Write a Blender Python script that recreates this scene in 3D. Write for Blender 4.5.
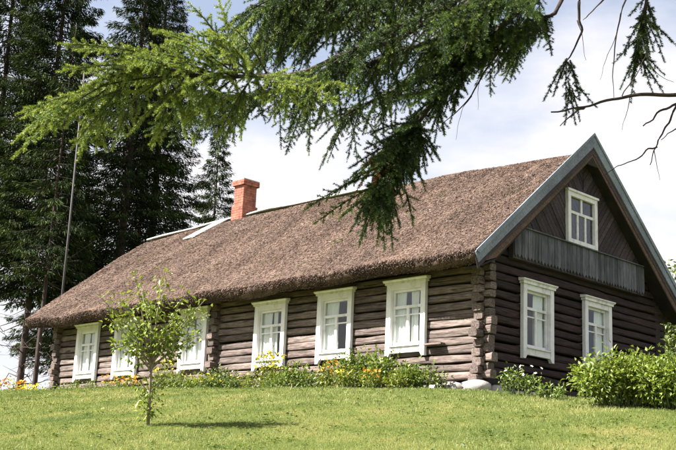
import bpy, math, random
import numpy as np
from mathutils import Vector, Matrix

for _o in list(bpy.data.objects):
    bpy.data.objects.remove(_o)
SC = bpy.context.scene
COL = SC.collection
PI = math.pi

# ------------------------------------------------------------------ camera
CAM = np.array([13.687, -17.648, -2.45])
YAW, PITCH, ROLL, FPX = math.radians(45.443), math.radians(13.764), math.radians(2.462), 1129.2
_f = np.array([-math.sin(YAW)*math.cos(PITCH), math.cos(YAW)*math.cos(PITCH), math.sin(PITCH)])
_r0 = np.array([math.cos(YAW), math.sin(YAW), 0.0]); _u0 = np.cross(_r0, _f)
CR = _r0*math.cos(ROLL) + _u0*math.sin(ROLL)
CU = -_r0*math.sin(ROLL) + _u0*math.cos(ROLL)
CF = _f
cd = bpy.data.cameras.new('camera'); cam = bpy.data.objects.new('camera', cd); COL.objects.link(cam)
cd.sensor_width = 36.0; cd.lens = FPX/676*36; cd.clip_end = 3000; cd.clip_start = .05
cam.matrix_world = Matrix(((CR[0], CU[0], -CF[0], CAM[0]), (CR[1], CU[1], -CF[1], CAM[1]), (CR[2], CU[2], -CF[2], CAM[2]), (0, 0, 0, 1)))
SC.camera = cam

# ------------------------------------------------------------------ light
SUN_AZ, SUN_EL = math.radians(33), math.radians(47)      # azimuth measured from -Y towards -X
SUN = Vector((-math.sin(SUN_AZ)*math.cos(SUN_EL), -math.cos(SUN_AZ)*math.cos(SUN_EL), math.sin(SUN_EL)))
ld = bpy.data.lights.new('sun', 'SUN'); ld.energy = 5.0; ld.angle = math.radians(.53); ld.color = (1, .955, .88)
lo = bpy.data.objects.new('sun', ld); COL.objects.link(lo); lo.rotation_euler = SUN.to_track_quat('Z', 'Y').to_euler(); lo.location = (-10, -20, 30)

W = bpy.data.worlds.new('World'); SC.world = W; W.use_nodes = True
nt = W.node_tree; nt.nodes.clear()
def wn(t, **k):
    n = nt.nodes.new(t)
    for a, b in k.items(): setattr(n, a, b)
    return n
sky = wn('ShaderNodeTexSky', sky_type='NISHITA', sun_disc=False, sun_elevation=SUN_EL, sun_rotation=PI+SUN_AZ, air_density=1.0, dust_density=2.5, ozone_density=1.5)
tc = wn('ShaderNodeTexCoord')
mp = wn('ShaderNodeMapping'); mp.inputs['Scale'].default_value = (1, 1, 2.2); mp.inputs['Location'].default_value = (.35, .1, .2)
n1 = wn('ShaderNodeTexNoise'); n1.inputs['Scale'].default_value = 3.2; n1.inputs['Detail'].default_value = 7; n1.inputs['Roughness'].default_value = .55
rp = wn('ShaderNodeValToRGB'); rp.color_ramp.elements[0].position = .36; rp.color_ramp.elements[0].color = (.22, .22, .22, 1); rp.color_ramp.elements[1].position = .60; rp.color_ramp.elements[1].color = (.97, .97, .97, 1)
mx = wn('ShaderNodeMix', data_type='RGBA'); mx.inputs[7].default_value = (5.3, 5.15, 5.3, 1)
bg = wn('ShaderNodeBackground'); bg.inputs[1].default_value = .05
wo = wn('ShaderNodeOutputWorld')
L = nt.links.new
L(tc.outputs['Generated'], mp.inputs[0]); L(mp.outputs[0], n1.inputs[0]); L(n1.outputs[0], rp.inputs[0])
L(rp.outputs[0], mx.inputs[0]); L(sky.outputs[0], mx.inputs[6]); L(mx.outputs[2], bg.inputs[0]); L(bg.outputs[0], wo.inputs[0])
SC.view_settings.view_transform = 'Standard'; SC.view_settings.look = 'None'
SC.view_settings.gamma = 1; SC.view_settings.use_curve_mapping = False
SC.view_settings.exposure = 2.1
SC.render.engine = 'CYCLES'

# ------------------------------------------------------------------ helpers
def pix(x, y, d):
    """point d metres in front of the lens on the photo pixel (x, y)"""
    return CAM + d*(CF + CR*(x-338)/FPX - CU*(y-225)/FPX)

def tag(o, label=None, cat=None, group=None, kind=None):
    if label: o['label'] = label
    if cat: o['category'] = cat
    if group: o['group'] = group
    if kind: o['kind'] = kind
    return o

def empty(name, loc, rz=0):
    o = bpy.data.objects.new(name, None); COL.objects.link(o); o.location = loc; o.rotation_euler = (0, 0, rz); o.empty_display_size = .2
    return o

def link(name, me, mat=None, parent=None, loc=None, rz=None):
    o = bpy.data.objects.new(name, me); COL.objects.link(o)
    if mat is not None and len(me.materials) == 0: me.materials.append(mat)
    if parent is not None: o.parent = parent
    if loc is not None: o.location = loc
    if rz is not None: o.rotation_euler = (0, 0, rz)
    return o

class MB:
    """collects simple solids; build() links them as one mesh object"""
    def __init__(s): s.v = []; s.f = []; s.sm = []
    def add(s, vs, fs, smooth=False):
        b = len(s.v); s.v += [tuple(map(float, p)) for p in vs]; s.f += [tuple(b+i for i in q) for q in fs]; s.sm += [smooth]*len(fs)
        return s
    def box(s, x0, x1, y0, y1, z0, z1):
        v = [(x, y, z) for x in (x0, x1) for y in (y0, y1) for z in (z0, z1)]
        return s.add(v, [(0, 1, 3, 2), (4, 6, 7, 5), (0, 4, 5, 1), (2, 3, 7, 6), (0, 2, 6, 4), (1, 5, 7, 3)])
    def prism(s, poly, axis, a, b):
        """poly: 2D outline in the two other axes, extruded along axis from a to b"""
        n = len(poly)
        def mk(p, t):
            q = list(p); q.insert(axis, t); return q
        v = [mk(p, a) for p in poly]+[mk(p, b) for p in poly]
        f = [tuple(range(n-1, -1, -1)), tuple(range(n, 2*n))]+[(i, (i+1) % n, n+(i+1) % n, n+i) for i in range(n)]
        return s.add(v, f)
    def tube(s, pts, rad, k=6, cap=True, smooth=True):
        pts = [np.asarray(p, float) for p in pts]; n = len(pts); v = []; f = []
        if not hasattr(rad, '__len__'): rad = [rad]*n
        up = np.array([.31, .17, .93])
        for i, p in enumerate(pts):
            t = pts[min(i+1, n-1)]-pts[max(i-1, 0)]; t = t/(np.linalg.norm(t)+1e-9)
            a = np.cross(t, up); a /= np.linalg.norm(a)+1e-9; b = np.cross(t, a)
            for j in range(k):
                an = 2*PI*j/k; v.append(p+rad[i]*(a*math.cos(an)+b*math.sin(an)))
        for i in range(n-1):
            for j in range(k):
                f.append((i*k+j, i*k+(j+1) % k, (i+1)*k+(j+1) % k, (i+1)*k+j))
        if cap: f += [tuple(range(k-1, -1, -1)), tuple((n-1)*k+j for j in range(k))]
        return s.add(v, f, smooth)
    def mesh(s, name):
        me = bpy.data.meshes.new(name); me.from_pydata(s.v, [], s.f)
        me.polygons.foreach_set('use_smooth', s.sm)
        me.update(); return me
    def build(s, name, mat, parent=None, loc=None, rz=None, bevel=0):
        o = link(name, s.mesh(name), mat, parent, loc, rz)
        if bevel:
            m = o.modifiers.new('bevel', 'BEVEL'); m.width = bevel; m.segments = 2; m.limit_method = 'ANGLE'
        return o

def np_mesh(name, V, F, tint=None, smooth=False):
    """V (n,3), F (m,3|4) -> mesh; tint: one value per vertex"""
    me = bpy.data.meshes.new(name); V = np.asarray(V, np.float32); F = np.asarray(F, np.int32); k = F.shape[1]
    me.vertices.add(len(V)); me.vertices.foreach_set('co', V.ravel())
    me.loops.add(F.size); me.loops.foreach_set('vertex_index', F.ravel())
    me.polygons.add(len(F)); me.polygons.foreach_set('loop_start', np.arange(0, F.size, k, dtype=np.int32))
    me.polygons.foreach_set('loop_total', np.full(len(F), k, np.int32))
    if smooth: me.polygons.foreach_set('use_smooth', np.ones(len(F), bool))
    if tint is not None:
        a = me.attributes.new('tint', 'FLOAT', 'POINT'); a.data.foreach_set('value', np.asarray(tint, np.float32))
    me.update(calc_edges=True); me.validate()
    return me

def nrm(a): return a/(np.linalg.norm(a, axis=-1, keepdims=True)+1e-9)

def leaves(C, D, N, ln, wd, tint, fold=.25):
    """pointed leaves: base C, direction D, normal N; six vertices each, folded along the rib"""
    C = np.asarray(C, float); D = nrm(np.asarray(D, float)); N = np.asarray(N, float)
    S = nrm(np.cross(D, N)); N = np.cross(S, D); n = len(C)
    ln = np.broadcast_to(np.asarray(ln, float), (n,))[:, None]; wd = np.broadcast_to(np.asarray(wd, float), (n,))[:, None]
    base = C; tip = C+D*ln-N*ln*.12; m = C+D*ln*.45
    a = m+S*wd*.5+N*wd*fold; b = m-S*wd*.5+N*wd*fold
    V = np.stack([base, a, tip, b], 1).reshape(-1, 3)
    i = np.arange(n)[:, None]*4
    F = np.concatenate([i+[0, 2, 1], i+[0, 3, 2]], 0)
    return V, F, np.repeat(tint, 4)

def rnd_dirs(rng, n):
    return nrm(rng.normal(size=(n, 3)))

# ------------------------------------------------------------------ materials
def mat_new(name):
    m = bpy.data.materials.new(name); m.use_nodes = True
    t = m.node_tree; b = t.nodes['Principled BSDF']; return m, t, b

def ramp(t, stops, fac):
    r = t.nodes.new('ShaderNodeValToRGB'); e = r.color_ramp.elements
    while len(e) < len(stops): e.new(.5)
    for q, (p, c) in zip(e, stops): q.position = p; q.color = (*c, 1)
    t.links.new(fac, r.inputs[0]); return r.outputs[0]

def noise(t, scale, detail=5, rough=.6, sc=(1, 1, 1), coord='Object'):
    c = t.nodes.new('ShaderNodeTexCoord'); m = t.nodes.new('ShaderNodeMapping'); m.inputs['Scale'].default_value = sc
    n = t.nodes.new('ShaderNodeTexNoise'); n.inputs['Scale'].default_value = scale; n.inputs['Detail'].default_value = detail; n.inputs['Roughness'].default_value = rough
    t.links.new(c.outputs[coord], m.inputs[0]); t.links.new(m.outputs[0], n.inputs[0]); return n.outputs[0]

def bump(t, b, h, strength=.4, dist=.02):
    n = t.nodes.new('ShaderNodeBump'); n.inputs['Strength'].default_value = strength; n.inputs['Distance'].default_value = dist
    t.links.new(h, n.inputs['Height']); t.links.new(n.outputs[0], b.inputs['Normal'])

def mixc(t, a, b, fac, mode='MIX'):
    m = t.nodes.new('ShaderNodeMix'); m.data_type = 'RGBA'; m.blend_type = mode
    for s, v in ((6, a), (7, b), (0, fac)):
        if hasattr(v, 'links'): t.links.new(v, m.inputs[s])
        elif isinstance(v, tuple): m.inputs[s].default_value = (*v, 1)
        else: m.inputs[s].default_value = v
    return m.outputs[2]

def wood(name, c0, c1, c2, sc=(1.5, 14, 14), rough=.85, vary=.35, bs=.5, crack=False):
    """grain stretched along local X, each object a little lighter or darker"""
    m, t, b = mat_new(name)
    oi = t.nodes.new('ShaderNodeObjectInfo')
    c = t.nodes.new('ShaderNodeTexCoord'); mp = t.nodes.new('ShaderNodeMapping'); mp.inputs['Scale'].default_value = sc
    va = t.nodes.new('ShaderNodeVectorMath'); va.operation = 'ADD'
    vs = t.nodes.new('ShaderNodeVectorMath'); vs.operation = 'SCALE'; vs.inputs['Scale'].default_value = 37.0
    cb = t.nodes.new('ShaderNodeCombineXYZ')
    for k in range(3): t.links.new(oi.outputs['Random'], cb.inputs[k])
    t.links.new(cb.outputs[0], vs.inputs[0]); t.links.new(c.outputs['Object'], va.inputs[0]); t.links.new(vs.outputs[0], va.inputs[1])
    t.links.new(va.outputs[0], mp.inputs[0])
    n = t.nodes.new('ShaderNodeTexNoise'); n.inputs['Scale'].default_value = 2.2; n.inputs['Detail'].default_value = 8; n.inputs['Roughness'].default_value = .68
    t.links.new(mp.outputs[0], n.inputs[0])
    col = ramp(t, [(.25, c0), (.5, c1), (.75, c2)], n.outputs[0])
    hs = t.nodes.new('ShaderNodeHueSaturation'); mr = t.nodes.new('ShaderNodeMapRange'); mr.inputs[3].default_value = 1-vary; mr.inputs[4].default_value = 1+vary
    t.links.new(oi.outputs['Random'], mr.inputs[0]); t.links.new(mr.outputs[0], hs.inputs['Value']); t.links.new(col, hs.inputs['Color'])
    if crack:                                           # drying checks running along the log
        mc = t.nodes.new('ShaderNodeMapping'); mc.inputs['Scale'].default_value = (sc[0]*.5, sc[1]*2.2, sc[2]*2.2); t.links.new(va.outputs[0], mc.inputs[0])
        nc = t.nodes.new('ShaderNodeTexNoise'); nc.inputs['Scale'].default_value = 1.6; nc.inputs['Detail'].default_value = 3; t.links.new(mc.outputs[0], nc.inputs[0])
        ck = ramp(t, [(.36, (.28, .25, .24)), (.43, (1, 1, 1))], nc.outputs[0])
        hs2 = mixc(t, hs.outputs[0], ck, 1.0, 'MULTIPLY')
    else: hs2 = hs.outputs[0]
    big = noise(t, 1.3, 4, .6)
    st = ramp(t, [(.3, (.62, .6, .6)), (.6, (1, 1, 1))], big)
    t.links.new(mixc(t, hs2, st, 1.0, 'MULTIPLY'), b.inputs['Base Color'])
    b.inputs['Roughness'].default_value = rough; b.inputs['Specular IOR Level'].default_value = .25
    bump(t, b, n.outputs[0], bs, .015); return m

def plain(name, c0, c1, scale=8, rough=.7, bs=.2, bd=.01, sc=(1, 1, 1), spec=.3, metal=0):
    m, t, b = mat_new(name); n = noise(t, scale, 6, .62, sc)
    t.links.new(ramp(t, [(.3, c0), (.7, c1)], n), b.inputs['Base Color'])
    b.inputs['Roughness'].default_value = rough; b.inputs['Specular IOR Level'].default_value = spec; b.inputs['Metallic'].default_value = metal
    bump(t, b, n, bs, bd); return m

def foliage(name, stops, trans=.3, rough=.55, spec=.25, tcol=None):
    m, t, b = mat_new(name)
    a = t.nodes.new('ShaderNodeAttribute'); a.attribute_name = 'tint'
    col = ramp(t, stops, a.outputs['Fac'])
    t.links.new(col, b.inputs['Base Color']); b.inputs['Roughness'].default_value = rough; b.inputs['Specular IOR Level'].default_value = spec
    if trans:
        tr = t.nodes.new('ShaderNodeBsdfTranslucent'); ms = t.nodes.new('ShaderNodeMixShader'); ms.inputs[0].default_value = trans
        t.links.new(mixc(t, col, tcol or (1.0, 1.0, .45), 1.0, 'MULTIPLY') if tcol is None else mixc(t, col, tcol, .4), tr.inputs[0])
        t.links.new(b.outputs[0], ms.inputs[1]); t.links.new(tr.outputs[0], ms.inputs[2]); t.links.new(ms.outputs[0], t.nodes['Material Output'].inputs[0])
    return m

M = {}
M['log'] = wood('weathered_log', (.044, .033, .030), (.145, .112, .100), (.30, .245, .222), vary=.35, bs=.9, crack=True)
M['log_shade'] = wood('shaded_log', (.013, .0075, .0075), (.029, .017, .0165), (.060, .039, .037), crack=True)  # gable shade painted into a darker copy of the log colour
M['board'] = wood('grey_board', (.035, .036, .044), (.085, .09, .108), (.17, .18, .20), sc=(14, 14, 1.5))
M['board_brown'] = wood('brown_board', (.022, .016, .018), (.05, .038, .043), (.10, .08, .088), sc=(1.5, 14, 14))
M['barge'] = wood('blue_grey_board', (.12, .14, .18), (.20, .23, .285), (.28, .315, .37), sc=(2, 10, 10), vary=.08)
M['white'] = plain('white_paint', (.70, .685, .69), (.80, .785, .79), 6, .55, .12, .004)
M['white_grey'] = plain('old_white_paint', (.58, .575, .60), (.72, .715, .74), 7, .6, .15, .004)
M['dark'] = plain('dark_interior', (.012, .010, .010), (.03, .024, .022), 3, .95, .05)
M['curtain'] = plain('curtain_cloth', (.74, .74, .73), (.84, .84, .82), 9, .9, .1, sc=(6, 1, .6))
M['stone'] = plain('field_stone', (.18, .17, .16), (.36, .33, .32), 5, .85, .5, .03)
M['metal'] = plain('whitened_sheet_metal', (.24, .235, .23), (.50, .50, .49), 5, .5, .1, .005)
M['bark'] = plain('spruce_bark', (.022, .015, .014), (.065, .045, .04), 14, .9, .7, .02, sc=(1, 1, .4))
M['pine_bark'] = plain('reddish_bark', (.10, .06, .045), (.24, .14, .10), 14, .9, .7, .02, sc=(1, 1, .3))
M['twig'] = plain('dead_twig', (.05, .035, .03), (.12, .09, .08), 20, .9, .3, .004)
M['pole'] = plain('weathered_pole', (.045, .04, .042), (.10, .09, .092), 8, .7, .2, .004, sc=(1, 1, .1))
M['stem'] = plain('plant_stem', (.06, .09, .03), (.13, .16, .06), 20, .8, .2, .003)
M['sapbark'] = plain('apple_bark', (.13, .10, .07), (.26, .22, .16), 20, .85, .3, .004)

def glass_mat():
    m, t, b = mat_new('window_glass')
    tr = t.nodes.new('ShaderNodeBsdfTransparent'); tr.inputs[0].default_value = (.86, .9, .89, 1)
    gl = t.nodes.new('ShaderNodeBsdfGlossy'); gl.inputs['Roughness'].default_value = .03
    lw = t.nodes.new('ShaderNodeLayerWeight'); lw.inputs[0].default_value = .5
    pw = t.nodes.new('ShaderNodeMath'); pw.operation = 'POWER'; pw.inputs[1].default_value = 4.5; t.links.new(lw.outputs['Facing'], pw.inputs[0])
    fr = t.nodes.new('ShaderNodeMath'); fr.operation = 'MULTIPLY_ADD'; fr.inputs[1].default_value = .9; fr.inputs[2].default_value = .07; t.links.new(pw.outputs[0], fr.inputs[0])
    n = noise(t, 2.5, 2, .5); bp = t.nodes.new('ShaderNodeBump'); bp.inputs['Strength'].default_value = .12; bp.inputs['Distance'].default_value = .02
    t.links.new(n, bp.inputs['Height']); t.links.new(bp.outputs[0], gl.inputs['Normal'])
    ms = t.nodes.new('ShaderNodeMixShader'); t.links.new(fr.outputs[0], ms.inputs[0]); t.links.new(tr.outputs[0], ms.inputs[1]); t.links.new(gl.outputs[0], ms.inputs[2])
    t.links.new(ms.outputs[0], t.nodes['Material Output'].inputs[0]); return m
M['glass'] = glass_mat()

def thatch_mat():
    m, t, b = mat_new('reed_thatch')
    n = noise(t, 48, 8, .75, (1, .5, .5)); n2 = noise(t, 1.1, 5, .6)
    c = ramp(t, [(.28, (.052, .033, .026)), (.5, (.13, .091, .074)), (.72, (.215, .157, .13))], n)
    c2 = ramp(t, [(.3, (.66, .68, .66)), (.46, (.95, .93, .92)), (.62, (1.1, 1.08, 1.05))], n2)
    t.links.new(mixc(t, c, c2, 1.0, 'MULTIPLY'), b.inputs['Base Color']); b.inputs['Roughness'].default_value = .95; b.inputs['Specular IOR Level'].default_value = .1
    bump(t, b, n, 1.0, .035); return m
M['thatch'] = thatch_mat()
M['reed'] = foliage('reed_ends', [(0, (.045, .028, .022)), (.45, (.148, .106, .087)), (.8, (.25, .188, .157)), (1, (.37, .295, .25))], 0, .95, .1)
def weather(m, stops, sc, scale):
    """large stains running down the slope, multiplied into a finished material"""
    t = m.node_tree; b = t.nodes['Principled BSDF']; src = b.inputs['Base Color'].links[0].from_socket
    n = noise(t, scale, 5, .62, sc); t.links.new(mixc(t, src, ramp(t, stops, n), 1.0, 'MULTIPLY'), b.inputs['Base Color'])
for _k in ('thatch', 'reed'):
    weather(M[_k], [(.34, (.76, .76, .76)), (.5, (.97, .96, .95)), (.66, (1.1, 1.08, 1.06))], (1.0, .16, .16), 1.6)
    weather(M[_k], [(.60, (1, 1, 1)), (.72, (.66, .74, .56))], (.7, .7, .7), 1.1)
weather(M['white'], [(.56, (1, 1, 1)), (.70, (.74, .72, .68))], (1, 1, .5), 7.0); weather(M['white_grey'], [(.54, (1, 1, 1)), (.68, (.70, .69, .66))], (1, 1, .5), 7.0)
M['brick'] = plain('red_brick', (.15, .05, .038), (.40, .15, .10), 6, .9, .4, .01)
M['mortar'] = plain('lime_mortar', (.28, .2, .17), (.4, .31, .27), 20, .95, .3, .005)

def ground_mat():
    m, t, b = mat_new('lawn_soil')
    n = noise(t, .55, 6, .65); n2 = noise(t, 30, 4, .7)
    c = ramp(t, [(.32, (.05, .075, .018)), (.5, (.10, .12, .032)), (.68, (.19, .17, .065))], n)
    c2 = ramp(t, [(.3, (.6, .6, .55)), (.7, (1.1, 1.1, 1))], n2)
    t.links.new(mixc(t, c, c2, 1.0, 'MULTIPLY'), b.inputs['Base Color']); b.inputs['Roughness'].default_value = 1; b.inputs['Specular IOR Level'].default_value = .05
    bump(t, b, n2, .8, .04); return m
M['ground'] = ground_mat()
M['grass'] = foliage('grass_blades', [(0, (.058, .095, .026)), (.4, (.145, .19, .055)), (.7, (.245, .265, .10)), (1, (.40, .365, .19))], .3, .6, .2)
M['needle_near'] = foliage('spruce_needles', [(0, (.014, .026, .011)), (.45, (.042, .075, .020)), (.8, (.115, .175, .042)), (1, (.26, .32, .07))], .22, .5, .3)
M['needle_dead'] = foliage('dry_needles', [(0, (.16, .06, .025)), (1, (.32, .15, .06))], .15, .7, .1)
M['needle_far'] = foliage('conifer_foliage', [(0, (.008, .012, .008)), (.55, (.023, .038, .014)), (1, (.11, .15, .04))], .12, .75, .06)
M['pine_far'] = foliage('pine_foliage', [(0, (.03, .032, .018)), (.6, (.065, .075, .032)), (1, (.12, .13, .05))], .15, .6, .2)
M['leaf_light'] = foliage('light_leaves', [(0, (.05, .08, .015)), (.5, (.135, .19, .036)), (1, (.27, .32, .075))], .35, .45, .35)
M['leaf_mid'] = foliage('green_leaves', [(0, (.035, .062, .016)), (.5, (.10, .15, .033)), (1, (.22, .27, .07))], .35, .45, .35)
M['leaf_yellow'] = foliage('yellowish_leaves', [(0, (.07, .10, .018)), (.5, (.16, .19, .032)), (1, (.28, .29, .055))], .35, .45, .3)
M['leaf_far'] = foliage('far_leaves', [(0, (.04, .06, .02)), (.5, (.10, .14, .045)), (1, (.22, .26, .10))], .3, .5, .3)
M['petal_orange'] = foliage('orange_petals', [(0, (.55, .20, .03)), (1, (.75, .36, .06))], .3, .6, .2)
M['petal_yellow'] = foliage('yellow_petals', [(0, (.70, .50, .04)), (1, (.82, .66, .10))], .3, .6, .2)
M['petal_white'] = foliage('white_petals', [(0, (.70, .68, .60)), (1, (.85, .84, .78))], .3, .6, .2)

# ------------------------------------------------------------------ terrain
def hnoise(x, y):
    return .5*(np.sin(x*1.3+y*.7+1.1)+np.sin(x*.53-y*1.1+2.3))*.5+.25*np.sin(x*3.1+.5*np.sin(y*2.7))*np.sin(y*2.3+1)
def height(x, y):
    x = np.asarray(x, float); y = np.asarray(y, float)
    base = np.where(x < 0, -.30*(1+np.clip(x, -16, 0)/16), -.30-.085*np.clip(x, 0, 16))
    yb = np.interp(x, [-30, -16, -8, 0, 6], [-3.2, -3.0, -2.4, -.9, -.4])
    t = yb-y
    s = np.where(t > 0, t, 0); s = s - .9*(1-np.exp(-s/.9))       # rounded brow of the slope
    d = .185*s
    d = np.where(d > 3.4, 3.4+(d-3.4)*.45, d)
    d = np.minimum(d, 5+0*d)
    far = np.maximum(0, y-9)
    return base-d-np.minimum(far*.05, 4)+.03*hnoise(x, y)
def spaced(a, b, core0, core1, step, n_out):
    c = np.arange(core0, core1+1e-6, step)
    lo_ = core0-np.geomspace(step, core0-a, n_out)[::-1]; hi = core1+np.geomspace(step, b-core1, n_out)
    return np.concatenate([lo_, c, hi])
gx = spaced(-1400, 1400, -24, 20, .35, 26); gy = spaced(-1400, 1400, -22, 12, .35, 26)
X, Y = np.meshgrid(gx, gy, indexing='ij'); Z = height(X, Y)
n0, n1_ = X.shape; idx = np.arange(n0*n1_).reshape(n0, n1_)
F = np.stack([idx[:-1, :-1], idx[1:, :-1], idx[1:, 1:], idx[:-1, 1:]], -1).reshape(-1, 4)
g = link('ground', np_mesh('ground', np.stack([X, Y, Z], -1).reshape(-1, 3), F, smooth=True), M['ground']); tag(g, kind='structure')

def on_ground(px, py):
    """where the ray of a photo pixel meets the lawn"""
    d = CF + CR*(px-338)/FPX - CU*(py-225)/FPX
    for t in np.arange(6, 80, .02):
        p = CAM+t*d
        if p[2] <= height(p[0], p[1]): return np.array([p[0], p[1], float(height(p[0], p[1]))])
    return None

def on_plane(axis, val, px, py):
    d = CF + CR*(px-338)/FPX - CU*(py-225)/FPX
    return CAM+d*(val-CAM[axis])/d[axis]

# grass blades on the lawn the camera can see (and a margin round it)
def make_grass():
    rng = np.random.default_rng(5); N = 620000
    d = np.sqrt(rng.uniform(9.5**2, 36**2, N)); keep = rng.uniform(size=N) < np.clip((15/d)**1.3, .18, 1); d = d[keep]
    a = YAW+rng.uniform(-.40, .40, len(d)); x = CAM[0]-np.sin(a)*d; y = CAM[1]+np.cos(a)*d
    k = ~((y > -.25) & (x < .15) & (x > -16)) & (y < 12); x, y, d = x[k], y[k], d[k]; n = len(x)
    z = height(x, y)
    patch = hnoise(x*.9+3, y*.9)+.5*hnoise(x*3.3, y*3.1)
    ln = rng.uniform(.02, .055, n)*(1+.45*patch); wd = rng.uniform(.004, .0075, n)*np.clip(d/13, 1, 2.2)
    rare = rng.uniform(size=n) < .012; ln[rare] *= 1.9
    an = rng.uniform(0, 2*PI, n); le = rng.uniform(.1, .9, n)
    dr = np.stack([np.cos(an)*le, np.sin(an)*le, np.ones(n)], 1); dr = nrm(dr)
    an2 = rng.uniform(0, 2*PI, n); sd = np.stack([np.cos(an2), np.sin(an2), np.zeros(n)], 1)
    b = np.stack([x, y, z-.006], 1); V = np.stack([b-sd*wd[:, None]/2, b+sd*wd[:, None]/2, b+dr*ln[:, None]], 1).reshape(-1, 3)
    ti = np.clip(.44+.36*patch+.22*hnoise(x*.23+1, y*.31)+rng.normal(0, .22, n), 0, 1)
    return np_mesh('grass', V, np.arange(3*n).reshape(-1, 3), np.repeat(ti, 3))
gr = link('grass', make_grass(), M['grass'])
tag(gr, 'short sunlit lawn grass with dry straw patches below the house', 'grass', kind='stuff')

# broad-leaved weeds and clover pressed into the lawn
def make_weeds():
    rng = np.random.default_rng(9); C, D, N, LN, T = [], [], [], [], []
    for i in range(1500):
        d = math.sqrt(rng.uniform(10**2, 28**2)); a = YAW+rng.uniform(-.38, .38); x, y = CAM[0]-math.sin(a)*d, CAM[1]+math.cos(a)*d
        if y > -.6 and x < .6: continue
        k = int(rng.integers(5, 14)); t0 = rng.uniform(0, 1); sp = rng.uniform(.03, .10)
        px_ = x+rng.normal(0, sp, k); py_ = y+rng.normal(0, sp, k); an = rng.uniform(0, 6.28, k)
        C += list(np.stack([px_, py_, height(px_, py_)+rng.uniform(.008, .035, k)], 1)); D += list(np.stack([np.cos(an), np.sin(an), rng.uniform(-.05, .5, k)], 1)); N += list(np.array([0, 0, 1])+rng.normal(0, .3, (k, 3)))
        LN += list(rng.uniform(.025, .06, k)); T += list(np.clip(t0+rng.normal(0, .1, k), 0, 1))
    LN = np.array(LN); V, F, T = leaves(C, D, N, LN, LN*.6, np.array(T), .15); return np_mesh('lawn_weeds', V, F, T)
tag(link('lawn_weeds', make_weeds(), foliage('weed_leaves', [(0, (.035, .07, .018)), (.6, (.09, .14, .035)), (1, (.22, .24, .06))], .3, .5, .25)), 'low broad-leaved weeds and clover scattered through the lawn', 'weeds', kind='stuff')

# ------------------------------------------------------------------ the log house
LX, WY = -15.85, 6.85            # west end of the long wall, width of the gable wall
RY = WY/2                        # ridge line
house = empty('log_house', (0, 0, 0))
tag(house, 'long dark log house with thatched roof, white window frames and brick chimney', 'house')
HX = np.array([-16.6, -11, -4, -1, .5]); RZ = np.array([5.70, 5.84, 5.76, 5.62, 5.56])      # sagging ridge
EZ = np.interp
def ridge_z(x): return np.interp(x, HX, RZ)
def eave_z(x): return np.interp(x, [-16.6, -15, -8.4, -4.8, -1.7, .5], [2.44, 2.37, 2.41, 2.42, 2.46, 2.42])

# wall cores: dark backing behind logs and windows
core = MB(); core.box(LX+.1, -.32, .34, WY-.34, -.25, 2.5)
wall_long = core.build('wall', M['dark'], house)
wg = MB(); wg.box(-.30, -.26, .36, WY-.36, -.25, 2.5)
wall_gable = wg.build('gable_wall', M['dark'], house)

def log_mesh(length, h, d, seed):
    r = random.Random(seed); n = max(2, int(length/.4)+1); m = MB(); v = []; f = []
    e = h-.014+r.uniform(-.010, .006)
    prof = [(d-.02, .002), (.026, .004), (.006, .017), (0, .045), (.004, e-.06), (.010, e-.022), (.034, e-.004), (d-.02, e), (d, e-.03), (d, .03)]
    k = len(prof); oy = oz = 0
    a, b_ = r.uniform(.8, 2), r.uniform(0, 6)
    for i in range(n):
        x = length*i/(n-1); oy = .012*math.sin(x*a+b_)+r.uniform(-.009, .009); oz = .012*math.sin(x*a*.7+b_*2)+r.uniform(-.005, .005); g_ = r.uniform(-.010, .008)
        for (y, z) in prof:
            v.append((x, y+oy+r.uniform(-.003, .003), z+oz+(g_ if z > h/2 else -g_)))
    for i in range(n-1):
        for j in range(k): f.append((i*k+j, (i+1)*k+j, (i+1)*k+(j+1) % k, i*k+(j+1) % k))
    f += [tuple(range(k)), tuple((n-1)*k+j for j in range(k-1, -1, -1))]
    m.add(v, f); return m.mesh('log')

WIN_W, WIN_H = 1.09, 1.55
long_windows = [(-2.56, .55), (-4.70, .53), (-6.87, .48), (-9.80, .57), (-12.78, .55), (-14.70, .55)]
gable_windows = [(1.185, .55), (3.468, .55)]
CH = .18
seed = 100
for k in range(14):                                   # long wall courses
    z = CH*k
    cuts = []
    for (x, z0) in long_windows:
        if z+CH > z0+.24 and z < z0+1.5: cuts.append((x+.08, x+WIN_W-.08))
    cuts.sort(); xs = LX-.22; segs = []
    for a, b in cuts: segs.append((xs, a)); xs = b
    segs.append((xs, .13+random.Random(k).uniform(-.05, .06)))
    for a, b in segs:
        seed += 1
        if b-a > 5.5 and len(segs) == 1:              # long courses are scarfed from two logs
            c = a+(b-a)*random.Random(seed).uniform(.4, .6); parts = [(a, c-.006), (c, b)]
        else: parts = [(a, b)]
        for (p, q) in parts:
            link('log', log_mesh(q-p, CH, .2, seed+7*int(p)), M['log'], wall_long, (p, 0, z))
for k in range(-1, 18):                                # gable wall courses, half a course off
    z = -.09+CH*k
    if k == -1: z = -.09-CH*.0; continue
    lo_y = .004; hi_y = WY+.22
    if z > 2.45:                                       # under the roof slope
        s = (z-2.2)/.82; lo_y = -.55+s; hi_y = WY+.55-s
    cuts = [(y+.08, y+WIN_W-.08) for (y, z0) in gable_windows if z+CH > z0+.24 and z < z0+1.5]
    ys = lo_y; segs = []
    for a, b in cuts: segs.append((ys, a)); ys = b
    segs.append((ys, hi_y))
    for a, b in segs:
        seed += 1
        link('log', log_mesh(b-a, CH, .2, seed), M['log_shade'], wall_gable, (0, a, z), PI/2)
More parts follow.
